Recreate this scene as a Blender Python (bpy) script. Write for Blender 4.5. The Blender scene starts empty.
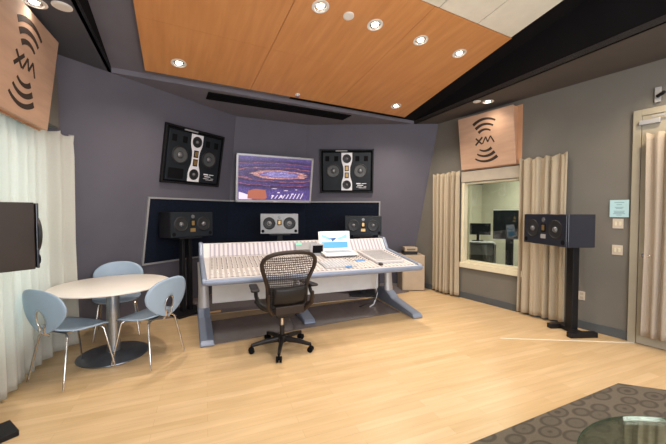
import bpy, bmesh, math, random
from mathutils import Vector, Matrix
random.seed(7)
R = math.radians
S = bpy.context.scene
COL = S.collection
PI = math.pi

# ------------------------------------------------------------------ materials
def mat(name, col, rough=0.6, metal=0.0, noise=0.0, nscale=8.0, bump=0.0, bscale=60.0, spec=0.5,
        emis=None, estr=0.0, trans=0.0, coat=0.0, alpha=1.0, stretch=(1, 1, 1)):
    m = bpy.data.materials.new(name); m.use_nodes = True
    nt = m.node_tree; b = nt.nodes['Principled BSDF']
    b.inputs['Base Color'].default_value = (*col, 1)
    b.inputs['Roughness'].default_value = rough
    b.inputs['Metallic'].default_value = metal
    b.inputs['Specular IOR Level'].default_value = spec
    b.inputs['Transmission Weight'].default_value = trans
    b.inputs['Coat Weight'].default_value = coat
    b.inputs['Alpha'].default_value = alpha
    if emis:
        b.inputs['Emission Color'].default_value = (*emis, 1)
        b.inputs['Emission Strength'].default_value = estr
    tc = nt.nodes.new('ShaderNodeTexCoord'); mp = nt.nodes.new('ShaderNodeMapping')
    mp.inputs['Scale'].default_value = stretch
    nt.links.new(tc.outputs['Object'], mp.inputs[0])
    if noise:
        n = nt.nodes.new('ShaderNodeTexNoise'); n.inputs['Scale'].default_value = nscale
        n.inputs['Detail'].default_value = 5
        nt.links.new(mp.outputs[0], n.inputs['Vector'])
        r = nt.nodes.new('ShaderNodeValToRGB')
        r.color_ramp.elements[0].position = 0.3; r.color_ramp.elements[1].position = 0.7
        r.color_ramp.elements[0].color = (*[c * (1 - noise) for c in col], 1)
        r.color_ramp.elements[1].color = (*[min(1, c * (1 + noise)) for c in col], 1)
        nt.links.new(n.outputs['Fac'], r.inputs[0]); nt.links.new(r.outputs[0], b.inputs['Base Color'])
    if bump:
        n2 = nt.nodes.new('ShaderNodeTexNoise'); n2.inputs['Scale'].default_value = bscale
        nt.links.new(mp.outputs[0], n2.inputs['Vector'])
        bp = nt.nodes.new('ShaderNodeBump'); bp.inputs['Strength'].default_value = bump
        bp.inputs['Distance'].default_value = 0.01
        nt.links.new(n2.outputs['Fac'], bp.inputs['Height']); nt.links.new(bp.outputs[0], b.inputs['Normal'])
    return m

M = {}
M['wall_purple'] = mat('purple grey wall paint', (.092, .087, .112), .75, noise=.05, nscale=3, bump=.03)
M['wall_sage'] = mat('sage grey wall paint', (.150, .138, .118), .75, noise=.04, nscale=3, bump=.03)
M['soffit'] = mat('dark grey soffit paint', (.062, .064, .082), .8, noise=.05, nscale=3)
M['soffit_brown'] = mat('brown grey soffit paint', (.085, .072, .066), .8, noise=.05, nscale=3)
M['ceiling_dark'] = mat('black ceiling tone', (.008, .007, .008), .9, spec=.1, noise=.1, nscale=3)
M['ceiling_grey'] = mat('grey ceiling tone', (.15, .14, .17), .8, noise=.05, nscale=3)
M['rear'] = mat('rear wall paint', (.30, .28, .25), .8, noise=.04)
M['base'] = mat('dark grey baseboard rubber', (.07, .078, .085), .5, noise=.05)
M['white_panel'] = mat('cream acoustic panel', (.74, .70, .60), .7, noise=.04)
M['black'] = mat('black satin plastic', (.008, .008, .010), .42, spec=.25, noise=.1)
M['blackmatte'] = mat('matte black', (.005, .005, .006), .85, spec=.1, noise=.1)
M['navy_fabric'] = mat('dark navy acoustic fabric', (.008, .011, .021), .95, spec=.08, noise=.15, nscale=30, bump=.2, bscale=400)
M['frame_grey'] = mat('grey painted wood frame', (.28, .28, .29), .5, noise=.05)
M['silver'] = mat('brushed silver plastic', (.42, .42, .44), .38, metal=.4, noise=.05)
M['spk_dark'] = mat('dark slate speaker baffle', (.009, .013, .018), .5, spec=.25, noise=.1)
M['spk_silver'] = mat('silver grey speaker baffle', (.26, .27, .29), .45, metal=.1, noise=.05)
M['spk_gloss'] = mat('satin black cabinet lacquer', (.016, .018, .028), .28, noise=.1, coat=.6)
M['cone'] = mat('woven grey cone', (.06, .065, .07), .5, noise=.2, nscale=80)
M['cone_dark'] = mat('black woven cone', (.016, .017, .020), .45, spec=.35, noise=.2, nscale=80)
M['dustcap'] = mat('grey dust cap', (.16, .16, .17), .3, metal=.4)
M['rubber'] = mat('black rubber surround', (.006, .006, .007), .5)
M['wave'] = mat('pale waveguide plate', (.72, .72, .76), .4, noise=.03)
M['gold'] = mat('folded gold ribbon foil', (.42, .28, .12), .35, metal=.8, noise=.2, nscale=200)
M['maple'] = mat('maple veneer box', (.50, .32, .22), .5, noise=.10, nscale=2.5, stretch=(1, 1, 6))
M['maple_edge'] = mat('maple box edge', (.50, .27, .15), .5, noise=.10, nscale=3)
M['cutout'] = mat('dark cut lettering', (.030, .016, .010), .8)
M['beige_trim'] = mat('beige grey window trim', (.40, .35, .28), .6, noise=.05)
M['cream_trim'] = mat('cream window sill paint', (.66, .60, .44), .5, noise=.04)
M['desk_white'] = mat('pale grey console panel', (.56, .54, .55), .45, noise=.03)
M['desk_blue'] = mat('blue grey moulded metal', (.21, .25, .34), .4, metal=.2, noise=.05)
M['desk_leg'] = mat('warm grey aluminium column', (.42, .41, .41), .4, metal=.3, noise=.04)
M['modesty'] = mat('off white modesty panel', (.80, .79, .78), .5, noise=.03)
M['knob'] = mat('grey brown knob plastic', (.20, .17, .17), .5)
M['chrome'] = mat('chrome tube', (.62, .60, .58), .18, metal=1)
M['bluechair'] = mat('pale blue plastic', (.29, .38, .49), .42, noise=.03, spec=.4)
M['tabletop'] = mat('white laminate', (.74, .70, .66), .35, noise=.02)
M['steel'] = mat('brushed stainless steel', (.40, .42, .45), .3, metal=.85, noise=.08, nscale=4, stretch=(1, 1, 20))
M['dsteel'] = mat('dark brushed steel disc', (.20, .22, .25), .32, metal=.85, noise=.08)
M['graphite'] = mat('graphite chair plastic', (.014, .012, .012), .45, spec=.3, noise=.1)
M['brownframe'] = mat('dark brown chair frame', (.028, .018, .013), .45, spec=.3, noise=.1)
M['cab'] = mat('pale tan laminate', (.40, .31, .22), .5, noise=.04)
M['switch'] = mat('ivory switch plastic', (.55, .47, .38), .5)
M['paper'] = mat('pale cyan printed sheet', (.42, .62, .66), .5, noise=.03)
M['print'] = mat('grey printed lines', (.16, .26, .30), .6)
M['mat'] = mat('smoky translucent mat', (.16, .125, .115), .22, noise=.10, nscale=6, coat=.3)
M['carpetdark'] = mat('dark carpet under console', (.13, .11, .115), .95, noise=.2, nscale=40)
M['lamp_trim'] = mat('white lamp trim', (.75, .73, .70), .4)
M['reflector'] = mat('specular reflector', (.8, .8, .8), .15, metal=1)
M['bulb'] = mat('lit lamp', (1, 1, 1), .5, emis=(1, .90, .76), estr=14)
M['disc'] = mat('white perforated disc', (.75, .72, .68), .6, noise=.05)
M['booth'] = mat('booth wall paint', (.50, .48, .38), .8, noise=.04)
M['boothdark'] = mat('booth dark trim', (.11, .11, .10), .7)
M['door'] = mat('taupe painted door', (.32, .285, .22), .55, noise=.04)
M['streak'] = mat('painted floor light streak', (.8, .76, .66), .6)
M['white_plastic'] = mat('white laptop plastic', (.78, .78, .78), .4)
M['ledgreen'] = mat('green display', (.1, .5, .25), .5, emis=(.15, .9, .4), estr=.6)
M['bluepaper'] = mat('blue card', (.10, .28, .60), .6)
M['orange'] = mat('tan cable sleeve', (.45, .25, .10), .6)
M['rubberfoot'] = mat('pale rubber foot', (.5, .48, .45), .6)

def nt_of(name):
    m = bpy.data.materials.new(name); m.use_nodes = True
    return m, m.node_tree, m.node_tree.nodes['Principled BSDF']

def add(nt, t, **kw):
    n = nt.nodes.new(t)
    for k, v in kw.items(): setattr(n, k, v)
    return n

def ramp(nt, fac, stops, interp='LINEAR'):
    r = nt.nodes.new('ShaderNodeValToRGB'); r.color_ramp.interpolation = interp
    e = r.color_ramp.elements
    while len(e) > 1: e.remove(e[-1])
    e[0].position = stops[0][0]; e[0].color = (*stops[0][1], 1)
    for p, c in stops[1:]:
        x = e.new(p); x.color = (*c, 1)
    nt.links.new(fac, r.inputs[0]); return r

# maple strip floor
m, nt, b = nt_of('maple strip floor'); M['floor'] = m
tc = add(nt, 'ShaderNodeTexCoord'); br = add(nt, 'ShaderNodeTexBrick')
br.offset = .37; br.inputs['Scale'].default_value = 1
br.inputs['Brick Width'].default_value = .95; br.inputs['Row Height'].default_value = .083
br.inputs['Mortar Size'].default_value = .0010; br.inputs['Mortar Smooth'].default_value = .3
br.inputs['Color1'].default_value = (.63, .46, .275, 1); br.inputs['Color2'].default_value = (.56, .395, .215, 1)
br.inputs['Mortar'].default_value = (.42, .28, .15, 1)
nt.links.new(tc.outputs['Object'], br.inputs['Vector'])
mp = add(nt, 'ShaderNodeMapping'); mp.inputs['Scale'].default_value = (.9, 9, 1)
nt.links.new(tc.outputs['Object'], mp.inputs[0])
n = add(nt, 'ShaderNodeTexNoise'); n.inputs['Scale'].default_value = 2.2; n.inputs['Detail'].default_value = 6
nt.links.new(mp.outputs[0], n.inputs['Vector'])
r = ramp(nt, n.outputs['Fac'], [(.3, (.90, .87, .82)), (.7, (1.06, 1.05, 1.03))])
mx = add(nt, 'ShaderNodeMix', data_type='RGBA', blend_type='MULTIPLY'); mx.inputs[0].default_value = 1
nt.links.new(br.outputs['Color'], mx.inputs[6]); nt.links.new(r.outputs[0], mx.inputs[7])
nt.links.new(mx.outputs[2], b.inputs['Base Color'])
b.inputs['Roughness'].default_value = .38

# ceiling wood
m, nt, b = nt_of('cherry ceiling veneer'); M['cloud'] = m
tc = add(nt, 'ShaderNodeTexCoord'); mp = add(nt, 'ShaderNodeMapping'); mp.inputs['Scale'].default_value = (9, 1.0, 1)
nt.links.new(tc.outputs['Object'], mp.inputs[0])
n = add(nt, 'ShaderNodeTexNoise'); n.inputs['Scale'].default_value = 1.6; n.inputs['Detail'].default_value = 7
nt.links.new(mp.outputs[0], n.inputs['Vector'])
r = ramp(nt, n.outputs['Fac'], [(.25, (.52, .225, .075)), (.55, (.60, .27, .095)), (.8, (.66, .32, .12))])
nt.links.new(r.outputs[0], b.inputs['Base Color']); b.inputs['Roughness'].default_value = .42

# carpet rug with ovals
m, nt, b = nt_of('patterned carpet'); M['rug'] = m
tc = add(nt, 'ShaderNodeTexCoord'); mp = add(nt, 'ShaderNodeMapping'); mp.inputs['Scale'].default_value = (5.2, 8.5, 1)
mp.inputs['Rotation'].default_value = (0, 0, .9)
nt.links.new(tc.outputs['Object'], mp.inputs[0])
v = add(nt, 'ShaderNodeTexVoronoi'); v.inputs['Scale'].default_value = 1.0; v.inputs['Randomness'].default_value = .35
nt.links.new(mp.outputs[0], v.inputs['Vector'])
r = ramp(nt, v.outputs['Distance'], [(0, (.060, .048, .036)), (.16, (.058, .046, .035)), (.20, (.095, .078, .058)), (.34, (.098, .082, .062)), (.40, (.062, .05, .038)), (.47, (.066, .053, .04)), (.52, (.118, .097, .072)), (1, (.112, .09, .068))])
nz = add(nt, 'ShaderNodeTexNoise'); nz.inputs['Scale'].default_value = 220
nt.links.new(tc.outputs['Object'], nz.inputs['Vector'])
mx = add(nt, 'ShaderNodeMix', data_type='RGBA', blend_type='OVERLAY'); mx.inputs[0].default_value = .5
nt.links.new(r.outputs[0], mx.inputs[6]); nt.links.new(nz.outputs['Fac'], mx.inputs[7])
nt.links.new(mx.outputs[2], b.inputs['Base Color']); b.inputs['Roughness'].default_value = .97

# fabrics
def curtain_mat(name, col, trans):
    m, nt, b = nt_of(name)
    out = nt.nodes['Material Output']
    tc = add(nt, 'ShaderNodeTexCoord')
    n = add(nt, 'ShaderNodeTexNoise'); n.inputs['Scale'].default_value = 60
    nt.links.new(tc.outputs['Object'], n.inputs['Vector'])
    r = ramp(nt, n.outputs['Fac'], [(.3, tuple(c * .93 for c in col)), (.7, col)])
    nt.links.new(r.outputs[0], b.inputs['Base Color']); b.inputs['Roughness'].default_value = .9
    if trans:
        t = add(nt, 'ShaderNodeBsdfTranslucent'); t.inputs[0].default_value = (.84, .86, .83, 1)
        ms = add(nt, 'ShaderNodeMixShader'); ms.inputs[0].default_value = trans
        nt.links.new(b.outputs[0], ms.inputs[1]); nt.links.new(t.outputs[0], ms.inputs[2])
        nt.links.new(ms.outputs[0], out.inputs[0])
    return m
M['sheer'] = curtain_mat('ivory sheer curtain', (.62, .61, .56), .38)
M['tan_curtain'] = curtain_mat('tan curtain cloth', (.40, .33, .235), 0)
M['door_curtain'] = curtain_mat('taupe door curtain', (.36, .30, .24), 0)

# mesh for office chair back: see-through weave
m, nt, b = nt_of('open chair weave'); M['weave'] = m
out = nt.nodes['Material Output']; tc = add(nt, 'ShaderNodeTexCoord')
w1 = add(nt, 'ShaderNodeTexWave'); w1.inputs['Scale'].default_value = 16; w1.bands_direction = 'X'
w2 = add(nt, 'ShaderNodeTexWave'); w2.inputs['Scale'].default_value = 13; w2.bands_direction = 'Z'
nt.links.new(tc.outputs['Object'], w1.inputs['Vector']); nt.links.new(tc.outputs['Object'], w2.inputs['Vector'])
mm = add(nt, 'ShaderNodeMath', operation='MAXIMUM')
nt.links.new(w1.outputs['Fac'], mm.inputs[0]); nt.links.new(w2.outputs['Fac'], mm.inputs[1])
gt = add(nt, 'ShaderNodeMath', operation='GREATER_THAN'); gt.inputs[1].default_value = .72
nt.links.new(mm.outputs[0], gt.inputs[0])
tr = add(nt, 'ShaderNodeBsdfTransparent'); ms = add(nt, 'ShaderNodeMixShader')
nt.links.new(gt.outputs[0], ms.inputs[0]); nt.links.new(tr.outputs[0], ms.inputs[1]); nt.links.new(b.outputs[0], ms.inputs[2])
nt.links.new(ms.outputs[0], out.inputs[0])
b.inputs['Base Color'].default_value = (.035, .026, .022, 1); b.inputs['Roughness'].default_value = .6

# thin glass
def glass_mat(name, tint, refl):
    m, nt, b = nt_of(name); out = nt.nodes['Material Output']
    tr = add(nt, 'ShaderNodeBsdfTransparent'); tr.inputs[0].default_value = (*tint, 1)
    gl = add(nt, 'ShaderNodeBsdfGlossy'); gl.inputs['Roughness'].default_value = .01
    fr = add(nt, 'ShaderNodeFresnel'); fr.inputs[0].default_value = 1.5
    mu = add(nt, 'ShaderNodeMath', operation='MULTIPLY'); mu.inputs[1].default_value = refl
    nt.links.new(fr.outputs[0], mu.inputs[0])
    ms = add(nt, 'ShaderNodeMixShader'); nt.links.new(mu.outputs[0], ms.inputs[0])
    nt.links.new(tr.outputs[0], ms.inputs[1]); nt.links.new(gl.outputs[0], ms.inputs[2]); nt.links.new(ms.outputs[0], out.inputs[0])
    return m
M['glass'] = glass_mat('window glass', (.90, .94, .90), 1.0)
M['table_glass'] = glass_mat('green tinted table glass', (.90, .97, .88), .65)
M['glass_edge'] = mat('dark green glass edge', (.03, .07, .045), .2, noise=.05)

# television picture: arena at dusk, local X across (-.66...66), local Z up
m, nt, b = nt_of('television picture'); M['tvpic'] = m
b.inputs['Base Color'].default_value = (.01, .01, .01, 1); b.inputs['Roughness'].default_value = .3
tc = add(nt, 'ShaderNodeTexCoord')
def ell(sx, sz, ox, oz):
    mp = add(nt, 'ShaderNodeMapping'); mp.vector_type = 'POINT'
    mp.inputs['Location'].default_value = (ox * sx * -1, 0, oz * sz * -1); mp.inputs['Scale'].default_value = (sx, 0, sz)
    nt.links.new(tc.outputs['Object'], mp.inputs[0])
    l = add(nt, 'ShaderNodeVectorMath', operation='LENGTH'); nt.links.new(mp.outputs[0], l.inputs[0]); return l.outputs['Value']
d = ell(.50, 3.3, .08, .085)
nz = add(nt, 'ShaderNodeTexNoise'); nz.inputs['Scale'].default_value = 11; nz.inputs['Detail'].default_value = 6
mpn = add(nt, 'ShaderNodeMapping'); mpn.inputs['Scale'].default_value = (.45, 1, 3.2)
nt.links.new(tc.outputs['Object'], mpn.inputs[0]); nt.links.new(mpn.outputs[0], nz.inputs['Vector'])
ns = add(nt, 'ShaderNodeMath', operation='MULTIPLY_ADD'); ns.inputs[1].default_value = .22; ns.inputs[2].default_value = -.11
nt.links.new(nz.outputs['Fac'], ns.inputs[0])
sm = add(nt, 'ShaderNodeMath', operation='ADD'); nt.links.new(d, sm.inputs[0]); nt.links.new(ns.outputs[0], sm.inputs[1])
rp = ramp(nt, sm.outputs[0], [(0, (.13, .11, .26)), (.10, (.30, .25, .42)), (.17, (.12, .09, .23)), (.21, (.50, .20, .15)), (.24, (.55, .28, .20)), (.27, (.04, .02, .06)),
     (.34, (.07, .045, .12)), (.39, (.06, .035, .09)), (.42, (.38, .13, .13)), (.45, (.03, .015, .05)), (.56, (.07, .045, .14)), (.64, (.06, .03, .11)), (.67, (.28, .09, .13)), (.70, (.03, .015, .05)), (1, (.09, .06, .18))])
n2 = add(nt, 'ShaderNodeTexVoronoi'); n2.inputs['Scale'].default_value = 42
nt.links.new(tc.outputs['Object'], n2.inputs['Vector'])
r2 = ramp(nt, n2.outputs['Distance'], [(0, (3.2, 3.0, 3.4)), (.10, (1.8, 1.7, 2.1)), (.25, (.8, .8, .95)), (.6, (.5, .5, .65))])
mx = add(nt, 'ShaderNodeMix', data_type='RGBA', blend_type='MULTIPLY'); mx.inputs[0].default_value = 1
nt.links.new(rp.outputs[0], mx.inputs[6]); nt.links.new(r2.outputs[0], mx.inputs[7])
nt.links.new(mx.outputs[2], b.inputs['Emission Color']); b.inputs['Emission Strength'].default_value = 1.15
def glow(name, c, s): return mat(name, (.01, .01, .01), .4, emis=c, estr=s)
M['pic_orange'] = glow('picture orange', (.42, .12, .07), .7)
M['pic_white'] = glow('picture white', (.80, .66, .78), .75)
M['pic_violet'] = glow('picture violet', (.20, .10, .35), .6)
M['lap_white'] = glow('laptop picture white', (.93, .96, 1), .95)
M['lap_sky'] = glow('laptop picture pale blue', (.30, .62, .85), .9)
M['lap_blue'] = glow('laptop picture dark blue', (.03, .12, .33), .8)
M['lap_sea'] = glow('laptop picture sea blue', (.10, .38, .62), .9)

# console surface: channel strips of buttons
def strip_mat(name, sx, sy, base, dark, thr):
    m, nt, b = nt_of(name)
    tc = add(nt, 'ShaderNodeTexCoord')
    def tri(axis, period):
        s = add(nt, 'ShaderNodeSeparateXYZ'); nt.links.new(tc.outputs['Object'], s.inputs[0])
        a = add(nt, 'ShaderNodeMath', operation='MULTIPLY'); a.inputs[1].default_value = 1 / period; nt.links.new(s.outputs[axis], a.inputs[0])
        f = add(nt, 'ShaderNodeMath', operation='PINGPONG'); f.inputs[1].default_value = .5; nt.links.new(a.outputs[0], f.inputs[0])
        return f.outputs[0]
    x = tri(0, sx); y = tri(1, sy) if sy else x
    mn = add(nt, 'ShaderNodeMath', operation='MINIMUM'); nt.links.new(x, mn.inputs[0]); nt.links.new(y, mn.inputs[1])
    r = ramp(nt, mn.outputs[0], [(0, base), (thr, base), (thr + .04, dark), (1, dark)])
    nt.links.new(r.outputs[0], b.inputs['Base Color']); b.inputs['Roughness'].default_value = .5
    return m
M['surface'] = strip_mat('console channel strips', .058, .036, (.58, .56, .55), (.26, .22, .22), .20)
M['meters'] = strip_mat('console meter strips', .058, None, (.52, .50, .54), (.30, .28, .34), .26)

# ------------------------------------------------------------------ mesh helpers
class MB:
    def __init__(s): s.bm = bmesh.new()
    def _x(s, vs, mtx):
        if mtx is not None: bmesh.ops.transform(s.bm, matrix=mtx, verts=vs)
    def box(s, c, d, rz=0, mtx=None, rx=0, ry=0):
        r = bmesh.ops.create_cube(s.bm, size=1); vs = r['verts']
        T = Matrix.Translation(c) @ Matrix.Rotation(rz, 4, 'Z') @ Matrix.Rotation(ry, 4, 'Y') @ Matrix.Rotation(rx, 4, 'X') @ Matrix.Diagonal((*d, 1))
        bmesh.ops.transform(s.bm, matrix=T, verts=vs); s._x(vs, mtx); return s
    def cyl(s, a, b, r0, r1=None, n=20, mtx=None):
        a, b = Vector(a), Vector(b); r1 = r0 if r1 is None else r1
        r = bmesh.ops.create_cone(s.bm, cap_ends=True, segments=n, radius1=r0, radius2=r1, depth=(b - a).length)
        q = (b - a).to_track_quat('Z', 'Y').to_matrix().to_4x4()
        bmesh.ops.transform(s.bm, matrix=Matrix.Translation((a + b) / 2) @ q, verts=r['verts']); s._x(r['verts'], mtx); return s
    def lathe(s, prof, n=28, mtx=None, cap=True):
        rings = []
        for r, z in prof:
            rings.append([s.bm.verts.new((r * math.cos(2 * PI * i / n), r * math.sin(2 * PI * i / n), z)) for i in range(n)])
        for a, b in zip(rings, rings[1:]):
            for i in range(n): s.bm.faces.new((a[i], a[(i + 1) % n], b[(i + 1) % n], b[i]))
        if cap:
            s.bm.faces.new(rings[0][::-1]); s.bm.faces.new(rings[-1])
        s._x([v for q in rings for v in q], mtx); return s
    def tube(s, pts, rad, n=10, closed=False, flat=1.0, mtx=None):
        pts = [Vector(p) for p in pts]; N = len(pts); rings = []
        rads = rad if isinstance(rad, (list, tuple)) else [rad] * N
        up = Vector((0, 0, 1)); prevn = None
        for i, p in enumerate(pts):
            if closed: t = pts[(i + 1) % N] - pts[i - 1]
            else: t = pts[min(i + 1, N - 1)] - pts[max(i - 1, 0)]
            t.normalize()
            ref = prevn if prevn is not None else (up if abs(t.z) < .9 else Vector((1, 0, 0)))
            nn = (ref - t * ref.dot(t)); nn.normalize(); bb = t.cross(nn); prevn = nn
            rings.append([s.bm.verts.new(p + (nn * math.cos(2 * PI * k / n) + bb * math.sin(2 * PI * k / n) * flat) * rads[i]) for k in range(n)])
        rng = range(N) if closed else range(N - 1)
        for i in rng:
            a, b = rings[i], rings[(i + 1) % N]
            for k in range(n): s.bm.faces.new((a[k], a[(k + 1) % n], b[(k + 1) % n], b[k]))
        if not closed:
            s.bm.faces.new(rings[0][::-1]); s.bm.faces.new(rings[-1])
        s._x([v for q in rings for v in q], mtx); return s
    def prism(s, poly, off, mtx=None):
        """poly: list of 3D points, extruded by vector off"""
        off = Vector(off)
        a = [s.bm.verts.new(Vector(p)) for p in poly]; b = [s.bm.verts.new(Vector(p) + off) for p in poly]
        s.bm.faces.new(a[::-1]); s.bm.faces.new(b); n = len(a)
        for i in range(n): s.bm.faces.new((a[i], a[(i + 1) % n], b[(i + 1) % n], b[i]))
        s._x(a + b, mtx); return s
    def grid(s, f, nu, nv):
        g = [[s.bm.verts.new(f(i / nu, j / nv)) for j in range(nv + 1)] for i in range(nu + 1)]
        for i in range(nu):
            for j in range(nv): s.bm.faces.new((g[i][j], g[i + 1][j], g[i + 1][j + 1], g[i][j + 1]))
        return s

def build2(s, name, m, parent=None, smooth=False, bevel=0, solid=0, loc=None, rz=None, mtx=None, sub=0):
    if smooth:      # keep hard edges sharp above 40 degrees
        bmesh.ops.recalc_face_normals(s.bm, faces=s.bm.faces)
        for e in s.bm.edges:
            if len(e.link_faces) == 2 and e.calc_face_angle(0) > R(42): e.smooth = False
    bmesh.ops.recalc_face_normals(s.bm, faces=s.bm.faces)
    me = bpy.data.meshes.new(name); s.bm.to_mesh(me); s.bm.free()
    o = bpy.data.objects.new(name, me); COL.objects.link(o)
    me.materials.append(M[m] if isinstance(m, str) else m)
    if smooth:
        for p in me.polygons: p.use_smooth = True
    if solid:
        q = o.modifiers.new('solid', 'SOLIDIFY'); q.thickness = solid; q.offset = 0
    if bevel:
        q = o.modifiers.new('bevel', 'BEVEL'); q.width = bevel; q.segments = 3; q.limit_method = 'ANGLE'; q.angle_limit = R(35)
    if sub:
        q = o.modifiers.new('sub', 'SUBSURF'); q.levels = sub; q.render_levels = sub
    if parent: o.parent = parent
    if mtx is not None: o.matrix_world = mtx
    if loc is not None: o.location = loc
    if rz is not None: o.rotation_euler = (0, 0, rz)
    return o
MB.build = build2

def tag(o, label=None, cat=None, group=None, kind=None):
    if label: o['label'] = label
    if cat: o['category'] = cat
    if group: o['group'] = group
    if kind: o['kind'] = kind
    return o
def thing(name, label, cat, loc=(0, 0, 0), rz=0, group=None, mtx=None):
    o = bpy.data.objects.new(name, None); COL.objects.link(o); o.empty_display_size = .1
    if mtx is not None: o.matrix_world = mtx
    else: o.location = loc; o.rotation_euler = (0, 0, rz)
    return tag(o, label, cat, group)
def struct(o): o['kind'] = 'structure'; return o
def sbox(name, m, c, d, rz=0): return struct(MB().box(c, d, rz).build(name, m))
def copy_tree(o, parent=None):
    c = o.copy(); COL.objects.link(c)
    if parent: c.parent = parent
    for ch in list(o.children): copy_tree(ch, c)
    return c

# ------------------------------------------------------------------ room layout
H = 3.11; LEAN = R(11)
Pts = [Vector((-1.40, 4.20)), Vector((.507, 5.756)), Vector((1.789, 5.837)), Vector((3.988, 4.90))]
def RW(y): return 4.153 - .18 * (y - 4.189)           # x of the right wall at y
def HY(x): return 4.51 + .1204 * (x + 1)              # y of the ceiling hinge at x
RWD = Vector((-.18, 1)).normalized(); RWN = Vector((-1, -.18)).normalized()  # along (away), into the room

def segd(i):
    d = (Pts[i + 1] - Pts[i]).normalized(); return d, Vector((d.y, -d.x))
def line_at(i, z, off=0):
    d, inn = segd(i); return Pts[i] + inn * (off / math.cos(LEAN) - (H - z) * math.tan(LEAN)), d
def isect(p, d, q, e):
    den = d.x * e.y - d.y * e.x; t = ((q - p).x * e.y - (q - p).y * e.x) / den
    return p + d * t
def wp(i, s, z, off=0):                                # point on leaning wall i, s along from its start
    p, d = line_at(i, z, off); q = p + d * s; return Vector((q.x, q.y, z))
def corner(i, z, off=0):                               # between wall i and i+1
    p, d = line_at(i, z, off); q, e = line_at(i + 1, z, off); c = isect(p, d, q, e); return Vector((c.x, c.y, z))
def wall_mtx(i, s, u, off=0):                          # X along, -Y into the room, Z up the lean
    d2, inn = segd(i); d = Vector((d2.x, d2.y, 0)); inn = Vector((inn.x, inn.y, 0))
    up = Vector((0, 0, 1)) * math.cos(LEAN) + inn * math.sin(LEAN)
    n = inn * math.cos(LEAN) - Vector((0, 0, 1)) * math.sin(LEAN)
    o = Vector((Pts[i].x, Pts[i].y, H)) + d * s + up * u + n * off
    m = Matrix((d, -n, up)).transposed().to_4x4(); m.translation = o; return m

# floor
struct(MB().box((1.7, 2.4, -.05), (8.2, 11, .1)).build('floor', 'floor'))
# back walls, three leaning faces
def leaning(name, i, z0, z1, left, right, m):
    a = [left(z0), right(z0), right(z1), left(z1)]
    d2, inn = segd(i)
    return struct(MB().prism(a, (-inn.x * .12, -inn.y * .12, 0)).build(name, m))
def left_end(z):
    p, d = line_at(0, z); c = isect(p, d, Vector((-1.85, 0)), Vector((0, 1))); return Vector((c.x, c.y, z))
def right_end(z):
    p, d = line_at(2, z); c = isect(p, d, Vector((RW(0), 0)), RWD); return Vector((c.x, c.y, z))
leaning('wall_back_left', 0, 0, H, left_end, lambda z: corner(0, z), 'wall_purple')
leaning('wall_back', 1, 0, H, lambda z: corner(0, z), lambda z: corner(1, z), 'wall_purple')
leaning('wall_back_right', 2, 0, H, lambda z: corner(1, z), right_end, 'wall_purple')

# right wall with the booth window opening
wy0, wy1, wz0, wz1 = 3.30, 4.345, .62, 1.975
def rw_slab(mb, y0, y1, z0, z1, t=.16, off=0):
    a = Vector((RW(y0), y0, z0)); b_ = Vector((RW(y1), y1, z0)); n = Vector((RWN.x, RWN.y, 0))
    poly = [a + n * off, b_ + n * off, b_ + n * off + Vector((0, 0, z1 - z0)), a + n * off + Vector((0, 0, z1 - z0))]
    mb.prism(poly, n * -t); return mb
mb = MB()
rw_slab(mb, wy1, 5.75, 0, 3.3); rw_slab(mb, -2.3, wy0, 0, 3.3); rw_slab(mb, wy0, wy1, 0, wz0); rw_slab(mb, wy0, wy1, wz1, 3.3)
struct(mb.build('wall_right', 'wall_sage'))
mb = MB(); rw_slab(mb, 2.12, 5.4, 0, .105, .015, .0155); rw_slab(mb, -2.2, 1.1, 0, .105, .015, .0155)
struct(mb.build('baseboard_right', 'base', bevel=.004))

# left wall : bulkhead above, window niche below
nz = 2.36
mb = MB(); mb.box((-1.52, .95, (nz + 3.3) / 2), (.20, 6.6, 3.3 - nz)); struct(mb.build('wall_left_bulkhead', 'wall_sage'))
mb = MB()
mb.box((-1.80, -1.0, 1.2), (.1, 2.6, 2.4)); mb.box((-1.80, 4.6, 1.2), (.1, .9, 2.4))
mb.box((-1.80, 2.2, .2), (.1, 3.9, .4)); mb.box((-1.80, 2.2, 2.3), (.1, 3.9, .14))
mb.box((-1.68, .95, nz + .03), (.25, 6.6, .05))
struct(mb.build('wall_left', 'rear'))
mb = MB()
for y in (.30, 1.54, 2.85, 4.12): mb.box((-1.80, y, 1.31), (.06, .06, 1.86))
mb.box((-1.80, 2.2, .42), (.09, 3.9, .05)); mb.box((-1.80, 2.2, 2.22), (.06, 3.9, .05)); mb.box((-1.80, 2.2, 1.35), (.04, 3.9, .03))
struct(mb.build('window_1', 'lamp_trim'))
struct(MB().box((-1.80, 2.2, 1.31), (.006, 3.8, 1.8)).build('window_1_glass', 'glass'))
# rear wall
sbox('wall_rear', 'rear', (1.7, -2.3, 1.9), (8.2, .1, 4.4))

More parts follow.
